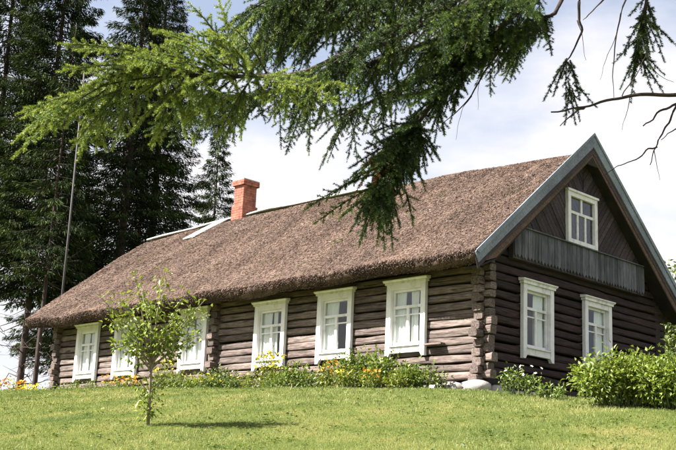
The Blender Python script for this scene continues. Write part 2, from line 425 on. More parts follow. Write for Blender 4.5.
for xw in (-.004, -8.30, LX+.2):                              # ends of the cross wall and of the far gable wall
    for k in range(0, 14):
        rr = random.Random(int(k*11+xw*5)); a = -.08-rr.uniform(0, .15)
        if xw > -1 and k in (7,): a = -.06
        link('log', log_mesh(-a if xw > -1 else .45, CH, .21, seed+k+900), M['log'], wall_long, (xw, a, -.09+CH*k), PI/2)
# back and far walls, plain log courses out of sight of the photograph
for k in range(14):
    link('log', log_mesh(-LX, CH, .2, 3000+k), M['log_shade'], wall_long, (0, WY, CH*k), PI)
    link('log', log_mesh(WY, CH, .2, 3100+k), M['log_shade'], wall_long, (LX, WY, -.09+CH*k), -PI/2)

# foundation boulders
fnd = MB(); fnd.box(LX+.05, -.05, .04, .5, -.9, -.1); fnd.box(-.5, -.06, .5, WY, -1.2, -.1)
foundation = fnd.build('foundation', M['stone'], house)
def boulder(seed, sx, sy, sz):
    r = np.random.default_rng(seed); m = MB(); v = []; nu, nv = 9, 6
    ax = r.normal(size=(5, 3)); ph = r.uniform(0, 6, 5)
    v.append((0, 0, -1.0))
    for j in range(1, nv):
        for i in range(nu):
            th = PI*j/nv; p = 2*PI*i/nu; q = np.array([math.sin(th)*math.cos(p), math.sin(th)*math.sin(p), -math.cos(th)])
            k_ = 1+.09*sum(math.sin(1.7*(q@a)+b) for a, b in zip(ax, ph))
            q = np.sign(q)*np.abs(q)**.8; v.append(q*k_)
    v.append((0, 0, 1.0)); v = [(a*sx, b*sy, c*sz) for a, b, c in v]
    f = [(0, 1+(i+1) % nu, 1+i) for i in range(nu)]
    for j in range(nv-2):
        for i in range(nu):
            a = 1+j*nu; f.append((a+i, a+(i+1) % nu, a+nu+(i+1) % nu, a+nu+i))
    t = 1+(nv-2)*nu; f += [(t+i, t+(i+1) % nu, len(v)-1) for i in range(nu)]
    m.add(v, f, True); return m.mesh('stone')
rs = random.Random(4)
for i, (x, y, sx, sy, sz, z) in enumerate([(-.12, -.05, .30, .26, .17, -.20), (-.62, -.10, .27, .22, .15, -.20), (-1.12, -.08, .30, .22, .13, -.20), (.12, .42, .2, .3, .2, -.28),
        (-1.7, -.06, .33, .2, .13, -.18), (.08, .98, .2, .34, .18, -.32), (.10, 1.6, .2, .36, .2, -.30), (.08, 2.3, .2, .4, .2, -.34), (.09, 3.1, .2, .42, .2, -.34), (.08, 3.9, .2, .4, .2, -.34), (.08, 4.7, .2, .42, .2, -.36), (.08, 5.5, .2, .42, .2, -.36), (.08, 6.3, .2, .42, .2, -.36)]):
    link('stone', boulder(50+i, sx, sy, sz), M['stone'], foundation, (x, y, z), rs.uniform(-.4, .4))
for i in range(20):
    link('stone', boulder(80+i, .36, .2, .15), M['stone'], foundation, (-2.4-i*.7, -.03, -.17), rs.uniform(-.2, .2))

# ---- windows
def window(loc, rz, seed, white, curtain=(.0, .0)):
    r = random.Random(seed); w, h = WIN_W, WIN_H
    x0, x1, z0, z1 = .127, w-.127, .252, h-.112; xm = (x0+x1)/2; zt = z0+(z1-z0)*.66; zm = z0+(z1-z0)*.53
    outer = [(x0-.03, z0-.03), (x1+.03, z0-.03), (x1+.03, z1+.03), (x0-.03, z1+.03)]; inner = [(x0, z0), (x1, z0), (x1, z1), (x0, z1)]
    m = MB(); v = [(a, y_, b) for y_ in (.0, .3) for ring_ in (outer, inner) for a, b in ring_]      # the box lining the opening
    f = []
    for i in range(4):
        j = (i+1) % 4; f += [(i, j, 4+j, 4+i), (8+i, 12+i, 12+j, 8+j), (i, 8+i, 8+j, j), (4+i, 4+j, 12+j, 12+i)]
    m.add(v, f); c = m.build('window', white, house, loc, rz)
    for x0, x1 in ((0, .125), (w-.125, w)):            # side boards with a pointed foot
        xi = x1 if x0 == 0 else x0; xo = x0 if x0 == 0 else x1
        m = MB(); m.prism([(xo, 0), (xo+(xi-xo)*.62, 0.0), (xi, .075), (xi, h), (xo, h)][::(1 if x0 == 0 else -1)], 1, -.085, -.003)
        m.build('casing_board', white, c)
    q = MB(); q.box(.125, w-.125, -.075, .01, h-.11, h); q.box(-.03, w+.03, -.115, -.0, h+.002, h+.052)
    q.prism([(-.0, h+.054), (-.115, h+.054), (-.15, h+.082), (-.15, h+.10), (0, h+.12)], 0, -.07, w+.07)
    q.build('header', white, c)
    q = MB(); q.box(.127, w-.127, -.07, .01, .085, .215); q.prism([(.05, .217), (-.105, .217), (-.105, .238), (.05, .25)], 0, .127, w-.127)
    q.build('sill', white, c)
    x0, x1, z0, z1 = .127, w-.127, .252, h-.112; xm = (x0+x1)/2; zt = z0+(z1-z0)*.66; zm = z0+(z1-z0)*.53
    q = MB()
    x0 += .002; x1 -= .002; z0 += .002; z1 -= .002
    q.box(x0, x0+.05, .004, .05, z0, z1); q.box(x1-.05, x1, .004, .05, z0, z1)
    q.box(x0+.05, x1-.05, .0, .05, z0, z0+.055); q.box(x0+.05, x1-.05, .0, .05, z1-.05, z1); q.box(x0+.05, x1-.05, -.012, .05, zt, zt+.055)
    q.box(xm-.035, xm+.035, -.005, .05, z0+.055, zt)
    for a, b in ((x0+.05, xm-.035), (xm+.035, x1-.05)): q.box(a, b, .008, .04, zm, zm+.026)
    q.build('sash_frame', white, c)
    for (a, b, e, g_) in ((x0+.05, x1-.05, zt+.055, z1-.05), (x0+.05, xm-.035, z0+.055, zm), (xm+.035, x1-.05, z0+.055, zm), (x0+.05, xm-.035, zm+.026, zt), (xm+.035, x1-.05, zm+.026, zt)):
        q = MB(); t = r.uniform(-.003, .003); q.add([(a, .024, e), (b, .024+t, e), (b, .024+t, g_), (a, .024, g_)], [(0, 1, 2, 3)]); q.build('pane', M['glass'], c)
    for (ca, cb) in curtain:                            # hanging folds, spans given as fractions of the opening
        a, b = x0+(x1-x0)*ca, x0+(x1-x0)*cb; n = 22; v = []; f = []
        ph = r.uniform(0, 6)
        for j in range(5):
            zz = z1+.01-(z1-z0+.03)*j/4; sq = 1-.10*math.sin(PI*j/4)
            for i in range(n):
                t = i/(n-1); v.append((a+(b-a)*t*sq, 0.082+.014*math.sin(t*(b-a)*52+ph+.3*j)+.008*math.sin(t*31+j), zz))
        for j in range(4):
            for i in range(n-1): f.append((j*n+i, j*n+i+1, (j+1)*n+i+1, (j+1)*n+i))
        q = MB(); q.add(v, f, True); q.build('curtain', M['curtain'], c)
    return c
cur = [[(0, .38), (.55, .8)], [(0, .52), (.9, 1)], [(0, .45), (.5, .68)], [(0, .3), (.4, 1)], [(0, .35), (.5, .75)], [(0, .45), (.5, 1)]]
for i, (x, z) in enumerate(long_windows): window((x, -.012, z), 0, i, M['white'], cur[i])
for i, (y, z) in enumerate(gable_windows): window((.012, y, z), PI/2, 20+i, M['white_grey'], [[(0, .12), (.5, 1)], [(.05, .3), (.55, 1)]][i])

# attic window: two panes over three
q = MB(); w, h = 1.17, 1.18
q.box(0, .11, -.06, .02, 0, h); q.box(w-.11, w, -.06, .02, 0, h); q.box(.11, w-.11, -.055, .02, 0, .11); q.box(.11, w-.11, -.055, .02, h-.10, h); q.box(-.03, w+.03, -.09, .0, h+.002, h+.05)
aw = q.build('attic_window', M['white_grey'], house, (.12, 2.715, 3.25), PI/2)
q = MB(); zt = .70
q.box(.112, w-.112, -.02, .02, zt, zt+.06); q.box(w/2-.03, w/2+.03, -.02, .02, zt+.06, h-.102)
for xx in (.43, .74): q.box(xx-.025, xx+.025, -.02, .02, .112, zt)
q.build('sash_frame', M['white_grey'], aw)
for (a, b, e, g_) in ((.112, w/2-.03, zt+.06, h-.102), (w/2+.03, w-.112, zt+.06, h-.102), (.112, .405, .112, zt), (.455, .715, .112, zt), (.765, w-.112, .112, zt)):
    q = MB(); q.add([(a, .004, e), (b, .004, e), (b, .004, g_), (a, .004, g_)], [(0, 1, 2, 3)]); q.build('pane', M['glass'], aw)

# ---- gable cladding
def roof_under(y): return 2.20+(.62+min(y, WY-y))*.815       # underside of the roof slope on the gable
q = MB(); q.prism([(.35, 2.95), (WY-.35, 2.95), (RY, 5.5)], 0, -.06, -.035)
gable = q.build('gable_cladding', M['dark'], house, (.09, 0, 0))
# herringbone boards either side of the middle line
bw, bl = .115, 4.0
def clip_poly(poly, a, b, c):
    """keep a*y+b*z <= c"""
    out = []
    for i in range(len(poly)):
        p, q_ = poly[i], poly[(i+1) % len(poly)]; dp = a*p[0]+b*p[1]-c; dq = a*q_[0]+b*q_[1]-c
        if dp <= 0: out.append(p)
        if dp*dq < 0:
            t = dp/(dp-dq); out.append((p[0]+t*(q_[0]-p[0]), p[1]+t*(q_[1]-p[1])))
    return out
for side in (-1, 1):
    an = math.radians(50); ux, uz = side*math.cos(an), math.sin(an); nx, nz = -uz*side, ux*side
    for k in range(-36, 37):
        o = (RY+nx*bw*k, 3.9+nz*bw*k)
        e = bw-.012
        poly = [(o[0]-ux*6, o[1]-uz*6), (o[0]+ux*6, o[1]+uz*6), (o[0]+ux*6+nx*e, o[1]+uz*6+nz*e), (o[0]-ux*6+nx*e, o[1]-uz*6+nz*e)]
        poly = clip_poly(poly, -side, 0, -side*RY-.008)          # own half of the gable
        poly = clip_poly(poly, 0, -1, -3.24)
        poly = clip_poly(poly, .80, 1, 5.58+.80*RY); poly = clip_poly(poly, -.80, 1, 5.58-.80*RY)
        if len(poly) < 3: continue
        xs_ = random.Random(k+side*70).uniform(-.006, .006)
        m = MB(); m.prism(poly, 0, -.02, .012+xs_); m.build('diagonal_board', M['board_brown'], gable)
# apron of upright boards with pointed lower ends
yy = .80; k = 0
while yy < 5.90:
    k += 1; r = random.Random(k); bw2 = r.uniform(.105, .135); zb = 2.58+r.uniform(-.015, .015); y1 = min(yy+bw2-.008, 5.92)
    m = MB(); m.prism([(yy, zb+.07), ((yy+y1)/2, zb), (y1, zb+.07), (y1, 3.235), (yy, 3.235)], 0, .036+r.uniform(-.004, .004), .062+r.uniform(-.004, .006)); m.build('apron_board', M['board'], gable)
    yy += bw2
m = MB(); m.prism([(.02, 3.238), (.11, 3.238), (.11, 3.262), (.02, 3.30)], 1, .76, 5.96); m.build('drip_rail', M['board'], gable)
m = MB(); m.box(-.086, .034, .78, 5.92, 2.56, 3.2); m.build('apron_backing', M['board_brown'], gable)

# ---- thatched roof
RX0, RX1 = -16.45, .36
def roof_profile(x):
    """closed outline (y, z) of the thatch at x, symmetrical about the ridge"""
    rz, ez = float(ridge_z(x)), float(eave_z(x)); pts = []
    pts += [(RY, rz-.24), (.6, rz-.24-(RY-.6)*(rz-.24-2.36)/(RY+.1)), (-.1, 2.36+(ez-2.42)), (-.60, ez-.26), (-.70, ez-.235), (-.77, ez-.16), (-.80, ez-.07), (-.78, ez+.0)]
    n = 26
    for i in range(1, n+1):
        t = i/n; y = -.78+(RY+.78)*t; z = ez+(rz-ez)*t
        z -= .10*math.exp(-((1-t)/.045)**2)               # ridge is rounded over
        z += .05*math.sin(PI*t)                            # slight belly
        pts.append((y, z))
    half = pts
    other = [(2*RY-y, z) for (y, z) in half[-2:0:-1]]
    return half+other
nX = 150; xs = np.linspace(RX0, RX1, nX); rng = np.random.default_rng(3)
prof = np.array([roof_profile(x) for x in xs]); K = prof.shape[1]
V = np.zeros((nX, K, 3)); V[:, :, 0] = xs[:, None]; V[:, :, 1:] = prof
ws = np.sin(xs[:, None]*1.7+prof[:, :, 0]*1.1)*np.sin(xs[:, None]*.6-prof[:, :, 0]*1.9+1)
V[:, :, 2] += .022*ws+rng.normal(0, .008, (nX, K)); V[:, 3:8, 1] += rng.normal(0, .018, (nX, 5)); V[:, 3:8, 2] += .02*np.sin(xs*2.3+.6)[:, None]
V[-1, :, 0] += 0
idx = np.arange(nX*K).reshape(nX, K)
Fq = np.stack([idx[:-1], idx[1:], np.roll(idx, -1, 1)[1:], np.roll(idx, -1, 1)[:-1]], -1).reshape(-1, 4)
me = bpy.data.meshes.new('roof')
me.from_pydata(V.reshape(-1, 3).tolist(), [], [tuple(map(int, a)) for a in Fq]+[tuple(int(i) for i in idx[0]), tuple(int(i) for i in idx[-1][::-1])])
me.polygons.foreach_set('use_smooth', [True]*len(Fq)+[False, False]); me.update()
roof = link('roof', me, M['thatch'], house)
# reed ends roughening the slope and the cut eave
def reeds():
    r = np.random.default_rng(8); n = 230000
    t = r.uniform(0, 1, n)**.92; x = r.uniform(RX0+.02, RX1-.03, n); ey = -.78+(RY+.78)*t
    back = r.uniform(size=n) < .16
    ez = eave_z(x); rz = ridge_z(x); z = ez+(rz-ez)*t-.10*np.exp(-((1-t)/.045)**2)+.05*np.sin(PI*t)
    z += .022*np.sin(x*1.7+ey*1.1)*np.sin(x*.6-ey*1.9+1)
    sl = (rz-ez)/(RY+.78); s = nrm(np.stack([np.zeros(n), -np.ones(n), -sl], 1)); nn = nrm(np.stack([np.zeros(n), -sl, np.ones(n)], 1))
    ln = r.uniform(.03, .075, n); wd = r.uniform(.006, .012, n); ti = r.uniform(.08, .5, n)
    D = nrm(s+nn*np.tan(ti)[:, None]*.8+np.stack([r.normal(0, .12, n), np.zeros(n), np.zeros(n)], 1))
    P = np.stack([x, ey, z], 1)+nn*r.uniform(-.006, .014, n)[:, None]
    S = nrm(np.cross(D, nn)+r.normal(0, .35, (n, 3)))
    tint = np.clip(r.normal(.46, .22, n)+.13*np.sin(x*.9+ey*.7)*np.sin(x*2.1-ey*1.6)+.07*np.sin(x*7.3+1.5*np.sin(x*1.9)+.4*ey)-.10*(np.sin(ey*5.3+.3*np.sin(x*.8)) > .6), 0, 1)
    # eave fringe
    m = 32000; x2 = r.uniform(RX0+.02, RX1-.02, m); u = r.uniform(0, 1, m); e2 = eave_z(x2)+.02*np.sin(x2*2.3+.6)
    P2 = np.stack([x2, -.60-.19*np.sin(u*PI*.5), e2-.26+.25*u-.0], 1); P2[:, 1] -= r.uniform(-.005, .02, m)
    D2 = nrm(np.stack([r.normal(0, .25, m), -np.ones(m)*.75, -.75+r.normal(0, .2, m)], 1)); l2 = r.uniform(.035, .07, m); w2 = r.uniform(.007, .016, m)
    S2 = nrm(np.cross(D2, rnd_dirs(r, m))); t2 = np.clip(r.normal(.42, .2, m), 0, 1)
    P[back, 1] = 2*RY-P[back, 1]; D[back, 1] *= -1
    P = np.concatenate([P, P2]); D = np.concatenate([D, D2]); S = np.concatenate([S, S2]); ln = np.concatenate([ln, l2])[:, None]; wd = np.concatenate([wd, w2])[:, None]; tint = np.concatenate([tint, t2])
    V = np.stack([P-S*wd/2, P+S*wd/2, P+D*ln+S*wd*.4, P+D*ln-S*wd*.4], 1).reshape(-1, 3); N_ = len(P)
    return np_mesh('reed_ends', V, np.arange(4*N_).reshape(-1, 4), np.repeat(tint, 4))
tag(link('reed_ends', reeds(), M['reed'], roof), kind='stuff')
# pale capping along the ridge
def cap_strip(x0, x1, wid, name, n):
    xs_ = np.linspace(x0, x1, n); m = MB(); v = []; f = []
    for x in xs_:
        rz = float(ridge_z(x)); sl = (rz-float(eave_z(x)))/(RY+.78)
        wob = wid*(1+.12*math.sin(x*3.1))
        for dy, up in ((-wob, .075), (-.08, .05), (0, .06), (.08, .05), (wob, .075), (wob, .03), (0, -.02), (-wob, .03)):
            v.append((x, RY+dy, rz-abs(dy)*sl+up-(.05 if abs(dy) < .01 else 0)+.012*math.sin(x*2.3)))
    for i in range(n-1):
        for j in range(8): f.append((i*8+j, i*8+(j+1) % 8, (i+1)*8+(j+1) % 8, (i+1)*8+j))
    f += [tuple(range(7, -1, -1)), tuple((n-1)*8+j for j in range(8))]
    m.add(v, f, True); return m.build(name, M['metal'], roof)
cap_strip(-16.47, -5.6, .17, 'ridge_capping', 30)
# flashing sheet running down beside the chimney
m = MB(); v = []; f = []
for i in range(5):
    t = i/4
    for xx in (-12.95-.55*t, -12.30-.62*t):
        yv = RY-.15-.75*t; rz = float(ridge_z(xx)); ez = float(eave_z(xx)); tt = (yv+.78)/(RY+.78); v.append((xx, yv, ez+(rz-ez)*tt+.05+.05*math.sin(PI*tt)))
v2 = [(a, b, c-.03) for a, b, c in v]
for i in range(4): f.append((2*i, 2*i+1, 2*i+3, 2*i+2)); f.append((10+2*i, 10+2*i+2, 10+2*i+3, 10+2*i+1)); f.append((2*i, 2*i+2, 12+2*i, 10+2*i)); f.append((2*i+1, 11+2*i, 13+2*i, 2*i+3))
f += [(0, 10, 11, 1), (8, 9, 19, 18)]
m.add(v+v2, f); m.build('flashing', M['metal'], roof)
# bargeboards on the near gable
def barge(side, x0, x1, th, drop, name, mat, z_off=0, ext=0):
    pk = 5.86+z_off; lo_z = 2.36+z_off; y_lo = -.80
    sl = (pk-lo_z)/(RY-y_lo)
    P_ = [(RY, pk), (y_lo-ext, lo_z-ext*sl), (y_lo-ext+.10, lo_z-ext*sl-drop*.86), (RY, pk-drop*1.34)]
    if side > 0: P_ = [(2*RY-y, z) for y, z in P_][::-1]
    m = MB(); m.prism([(p[0], p[1]) for p in P_], 0, x0, x1)
    # local X of the board along the slope for the grain
    return m.build(name, mat, roof)
for s_ in (-1, 1):
    barge(s_, .374, .40, .04, .23, 'bargeboard', M['barge'])
    barge(s_, .3625, .372, .01, .33, 'verge_fascia', M['board_brown'], -.03)
    barge(s_, .402, .425, .02, .055, 'barge_trim', M['barge'], .035)
# dark boarding under the verge and a board filling the peak
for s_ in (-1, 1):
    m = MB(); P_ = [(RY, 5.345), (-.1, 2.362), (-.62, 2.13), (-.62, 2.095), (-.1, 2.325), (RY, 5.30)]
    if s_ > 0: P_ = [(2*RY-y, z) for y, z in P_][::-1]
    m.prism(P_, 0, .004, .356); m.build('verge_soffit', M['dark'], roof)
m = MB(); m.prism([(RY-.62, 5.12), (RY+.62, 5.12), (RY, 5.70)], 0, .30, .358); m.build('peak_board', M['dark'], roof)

# ---- chimney
CXc, CYc = -11.75, RY
m = MB(); m.box(CXc-.245, CXc+.245, CYc-.285, CYc+.285, 5.0, 6.03); m.box(CXc-.205, CXc+.205, CYc-.245, CYc+.245, 6.03, 6.8)
chim = m.build('chimney', M['mortar'], house)
def ring(mb, hx, hy, z, hh, k, bl=.21, bd=.05):
    """one course of bricks round the shaft, 6 mm proud of the mortar"""
    for (L_, other, ax) in ((hx, hy, 0), (hy, hx, 1)):
        for s_ in (-1, 1):
            n = max(2, int(round(2*L_/bl))); off = (.5 if k % 2 else 0)
            e = [-L_]+[-L_+2*L_*(i+off)/n for i in range(0 if off else 1, n)]+[L_]
            for a, b in zip(e[:-1], e[1:]):
                if b-a < .03: continue
                a2, b2 = a+.005, b-.005; o0, o1 = s_*(other-bd), s_*other; o0, o1 = min(o0, o1), max(o0, o1)
                if ax == 0: mb.box(CXc+a2, CXc+b2, CYc+o0, CYc+o1, z+.005, z+hh-.005)
                else: mb.box(CXc+o0+.002*s_, CXc+o1+.002*s_, CYc+a2, CYc+b2, z+.005, z+hh-.005)
mb = MB(); hh = .0767; z = 5.2; k = 0
while z < 6.78:
    if z < 6.03: ring(mb, .255, .295, z, hh, k)
    elif z < 6.60: ring(mb, .215, .255, z, hh, k)
    else: ring(mb, .275, .315, z, hh, k, bd=.11)
    z += hh; k += 1
tag(mb.build('brick_courses', M['brick'], chim), kind='stuff')
m = MB(); m.box(CXc-.27, CXc+.27, CYc-.31, CYc+.31, z+.001, z+.035); m.build('chimney_cap', M['mortar'], chim)

# ledge board nailed to the wall beside the nearest window
m = MB(); m.box(-1.44, -.98, -.15, -.005, .735, .775); m.build('wall_shelf', M['log'], house, bevel=.006)


# ------------------------------------------------------------------ vegetation builders
def curve_pts(a, b, sag, n=6):
    a = np.asarray(a, float); b = np.asarray(b, float); t = np.linspace(0, 1, n)[:, None]
    p = a+(b-a)*t; p[:, 2] += sag*4*(t[:, 0]*(1-t[:, 0])); return p

def conifer(name, label, base, h, r, crown0, seed, mat, bark, nb=260, kites=95, ksize=(.25, .042), droop=.35, top_pow=.85, trunk_r=.2, dead=0, group='conifers behind the house', gap=0.):
    """trunk, bare dead branches and a crown of hanging sprays on whorled limbs"""
    rng = np.random.default_rng(seed); root = empty(name, base); tag(root, label, 'tree', group)
    lean = rng.normal(0, .012, 2); zs = np.linspace(-.3, h, 14)
    tr = MB(); tr.tube([(lean[0]*z*z/h, lean[1]*z*z/h, z) for z in zs], [max(.015, trunk_r*(1-max(z, 0)/h)**.8) for z in zs], 8)
    wood_ = tr; C, D, N, LN, WD, TI = [], [], [], [], [], []
    for i in range(nb):
        t = (i+rng.uniform(0, 1))/nb; z = crown0+(h-crown0)*t**1.05; az = i*2.399+rng.normal(0, .35)
        L = r*max(.05, (1-t))**top_pow*rng.uniform(.6, 1.12)*(min(1, .55+t*4))
        if rng.uniform() < gap: continue
        o = np.array([lean[0]*z*z/h, lean[1]*z*z/h, z]); hd = np.array([math.cos(az), math.sin(az), 0])
        up = .18-.5*(1-t)
        m = 7; ss = np.linspace(0, 1, m)
        path = o+hd*(L*ss)[:, None]+np.array([0, 0, 1])*((up*ss-droop*ss**2+.33*ss**3)*L)[:, None]
        wood_.tube(path, [max(.006, .035*(1-s)*(L/r+.25)) for s in ss], 3, cap=False)
        k = int(1.3*kites*(L/r)**1.1)+8; s = rng.uniform(.12, 1.0, k)**.75
        P = np.stack([np.interp(s, ss, path[:, j]) for j in range(3)], 1)
        side = np.cross(hd, [0, 0, 1]); sd = rng.choice([-1, 1], k)
        spread = (L*.24*(1-s*.55))*rng.uniform(.0, 1, k)
        P = P+side*(sd*spread)[:, None]+np.array([0, 0, -1])*(rng.uniform(0, 1, k)**1.5*.26*(1-s*.4)*min(1, L/1.6)*(spread > -1))[:, None]+rng.normal(0, .035, (k, 3))
        dr = hd*rng.uniform(.25, 1.0, k)[:, None]+side*(sd*rng.uniform(0, .8, k))[:, None]+np.array([0, 0, -1])*rng.uniform(-.05, 1.0, k)[:, None]
        C.append(P); D.append(dr); N.append(np.array([0, 0, 1])+rng.normal(0, .5, (k, 3)))
        LN.append(rng.uniform(.6, 1.25, k)*ksize[0]); WD.append(rng.uniform(.7, 1.2, k)*ksize[1]); TI.append(np.clip(rng.normal(.4, .2, k)+.25*(s-.6)+rng.normal(0, .1), 0, 1))
    for i in range(dead):
        z = crown0*rng.uniform(.25, 1.1); az = rng.uniform(0, 6.28); L = rng.uniform(.5, 1.9); hd = np.array([math.cos(az), math.sin(az), 0]); o = np.array([0, 0, z])
        p = [o, o+hd*L*.5+np.array([0, 0, rng.uniform(-.25, .2)*L]), o+hd*L+np.array([0, 0, rng.uniform(-.5, .35)*L])]
        wood_.tube(p, [.03, .018, .006], 4, cap=False)
        for _ in range(3):
            q = p[1]+(p[2]-p[1])*rng.uniform(0, 1); wood_.tube([q, q+(hd*rng.uniform(.1, .4)+rng.normal(0, .25, 3))], [.010, .004], 3, cap=False)
    wood_.build('trunk', bark, root)
    V, F, T = leaves(np.concatenate(C), np.concatenate(D), np.concatenate(N), np.concatenate(LN), np.concatenate(WD), np.concatenate(TI), .18)
    tag(link('crown', np_mesh('crown', V, F, T), mat, root), kind='stuff')
    return root

def broadleaf(name, label, base, limbs, leaf, n_per, mat, bark, seed, cat='tree', group=None, spread=.3, tint=(.5, .2), trunk=None, drop=.25, part='foliage'):
    """limbs: list of (points, radii); leaves cluster round the outer part of each limb"""
    rng = np.random.default_rng(seed); root = empty(name, base); tag(root, label, cat, group)
    wd_ = MB()
    if trunk:
        tm = MB(); tm.tube(trunk[0], trunk[1], 7); tm.build('trunk', bark, root)
    C, D, N = [], [], []
    for pts, rad in limbs:
        pts = np.asarray(pts, float); wd_.tube(pts, rad, 5, cap=False)
        n = n_per if not callable(n_per) else n_per(pts)
        s = rng.uniform(.25, 1, n)**.8; tt = np.linspace(0, 1, len(pts)); P = np.stack([np.interp(s, tt, pts[:, j]) for j in range(3)], 1)
        off = rnd_dirs(rng, n)*(rng.uniform(0, 1, n)**.6*spread)[:, None]; C.append(P+off)
        D.append(off/spread+rnd_dirs(rng, n)*.7+np.array([0, 0, .25-drop])); N.append(np.array([0, 0, 1])+rng.normal(0, .55, (n, 3)))
    wd_.build('branches' if trunk else 'stems', bark, root)
    C = np.concatenate(C); D = np.concatenate(D); N = np.concatenate(N); n = len(C)
    V, F, T = leaves(C, D, N, rng.uniform(.65, 1.25, n)*leaf[0], rng.uniform(.7, 1.2, n)*leaf[1], np.clip(rng.normal(tint[0], tint[1], n), 0, 1), .22)
    V[:, 2] = np.maximum(V[:, 2], .01)
    tag(link(part, np_mesh(part, V, F, T), mat, root), kind='stuff')
    return root

def ray_xy(px, d, dz=0):
    """ground position d metres away along the bearing of a photo column at the horizon"""
    p = CAM+d*(CF+CR*(px-338)/FPX-CU*(400-225)/FPX)/math.cos(PITCH)
    return np.array([p[0], p[1], float(height(p[0], p[1]))])

# ---- big conifers behind the west end
conifer('spruce_tree', 'tall dark spruce at the left edge of the picture, bare trunk low down', ray_xy(18, 44), 31, 3.0, 5.4, 11, M['needle_far'], M['bark'], nb=430, kites=300, trunk_r=.15, dead=30, top_pow=.6)
conifer('spruce_tree', 'broad dark spruce behind the thin pole, its skirt reaching the roof', ray_xy(106, 47), 24, 4.2, 2.6, 12, M['needle_far'], M['bark'], nb=400, kites=280, trunk_r=.3, dead=10, top_pow=.75)
conifer('spruce_tree', 'dark spruce whose right side hangs above the left end of the ridge', ray_xy(140, 51), 25, 4.4, 1.5, 13, M['needle_far'], M['bark'], nb=400, kites=280, trunk_r=.28, top_pow=.7)
conifer('spruce_tree', 'small pointed spruce standing just left of the brick chimney', ray_xy(202, 58), 18.8, 4.3, 1.2, 14, M['needle_far'], M['bark'], nb=300, kites=260, trunk_r=.17)
conifer('spruce_tree', 'dark spruce deep between the left-edge tree and the pole', ray_xy(60, 60), 19, 3.6, 5.5, 15, M['needle_far'], M['bark'], nb=280, kites=230, trunk_r=.2, dead=14)
conifer('pine_tree', 'thin brownish pine crown showing sky, high behind the lit bough', ray_xy(124, 62), 33, 3.9, 17, 16, M['pine_far'], M['pine_bark'], nb=150, kites=150, droop=.1, trunk_r=.2, gap=.2, ksize=(.22, .06))
conifer('spruce_tree', 'slim spruce with a thin bare leaning trunk beside the left house corner', ray_xy(33, 39), 15, 2.0, 5.4, 17, M['needle_far'], M['bark'], nb=110, kites=130, trunk_r=.10, dead=26)
conifer('spruce_tree', 'dark spruce mostly beyond the left picture edge', ray_xy(-30, 48), 29, 3.2, 8.0, 18, M['needle_far'], M['bark'], nb=340, kites=260, trunk_r=.2, dead=14, top_pow=.65)
# light trees beyond the gable end
def far_tree(px, d, h, r, seed, label):
    rng = np.random.default_rng(seed); L_ = []
    for i in range(34):
        az = i*2.4; t = rng.uniform(.55, 1); z0 = h*.45*rng.uniform(.8, 1.1); z1 = h*t
        rr = r*math.sin(PI*min(.95, max(.12, (t-.1))))*rng.uniform(.5, 1.05); L_.append(([(0, 0, z0), (math.cos(az)*rr*.6, math.sin(az)*rr*.6, z0+(z1-z0)*.6), (math.cos(az)*rr, math.sin(az)*rr, z1)], [.06, .03, .01]))
    broadleaf('leafy_tree', label, ray_xy(px, d), L_, (.20, .13), 330, M['leaf_far'], M['pine_bark'], seed, 'tree', None, spread=.75, trunk=([(0, 0, -.2), (0, 0, h*.5), (0, 0, h*.9)], [.16, .09, .02]), drop=.4)
far_tree(692, 44, 8.8, 2.4, 31, 'pale green leafy tree at the right edge beyond the gable end')
far_tree(672, 52, 7.2, 2.2, 32, 'small leafy tree showing under the right roof corner')

# ---- thin pole behind the roof
pb = ray_xy(51, 36.5); pt = pix(84, 45, 38)
m = MB(); top_z = pt[2]-pb[2]; m.tube([(0, 0, -.3), (.05, 0, top_z*.5), (.0, 0, top_z)], [.042, .038, .026], 8)
pole = empty('pole', pb); m.build('shaft', M['pole'], pole); mm = MB(); mm.tube([(0, 0, top_z), (0, 0, top_z+.06)], [.05, .03], 8); mm.build('finial', M['pole'], pole)
tag(pole, 'thin tall grey pole standing behind the left end of the roof', 'pole')

# ---- young apple tree on the lawn
sb = on_ground(148, 425); rng = np.random.default_rng(21); limbs = []
dS = float((sb-CAM)@CF)
def sap(px, py, dd=0): return pix(px, py, dS+dd)-sb
fork = sap(151, 365)
for (px, py, dd) in [(120, 300, .1), (135, 275, -.1), (164, 272, .1), (185, 292, .0), (208, 312, .1), (200, 335, -.2), (107, 318, -.1), (112, 345, .2), (178, 350, .2), (150, 300, .3), (150, 300, -.35), (128, 330, -.3), (172, 320, -.3), (190, 315, .3), (190, 340, .15), (140, 320, .2), (103, 300, 0), (160, 335, -.1), (125, 350, -.15), (205, 300, -.1)]:
    e = sap(px, py, dd); s0 = fork*rng.uniform(.9, 1.0)+np.array([0, 0, rng.uniform(-.05, .25)]); mid = s0+(e-s0)*.5+np.array([0, 0, .05]); limbs.append(([s0, mid, e], [.016, .010, .004]))
for (px, py, dd) in [(158, 395, .05), (140, 398, -.05), (156, 408, -.1), (143, 412, .1), (150, 388, 0.1), (165, 378, 0), (138, 380, .1), (146, 404, -.1), (156, 384, -.1), (144, 392, 0)]:
    e = sap(px, py, dd); limbs.append(([np.array([0, 0, e[2]*.7]), e], [.007, .003]))
broadleaf('apple_sapling', 'slender young apple tree with sparse light leaves alone on the lawn', sb, limbs, (.082, .045), lambda p: 58 if p[-1][2] > .75 else 18, M['leaf_light'], M['sapbark'], 22, 'tree', None, spread=.13,
          trunk=([(0, 0, -.1), fork*.5+np.array([.01, 0, 0]), fork, fork+np.array([0, 0, .35]), sap(140, 285)], [.026, .022, .018, .012, .004]), drop=.3, tint=(.68, .22))

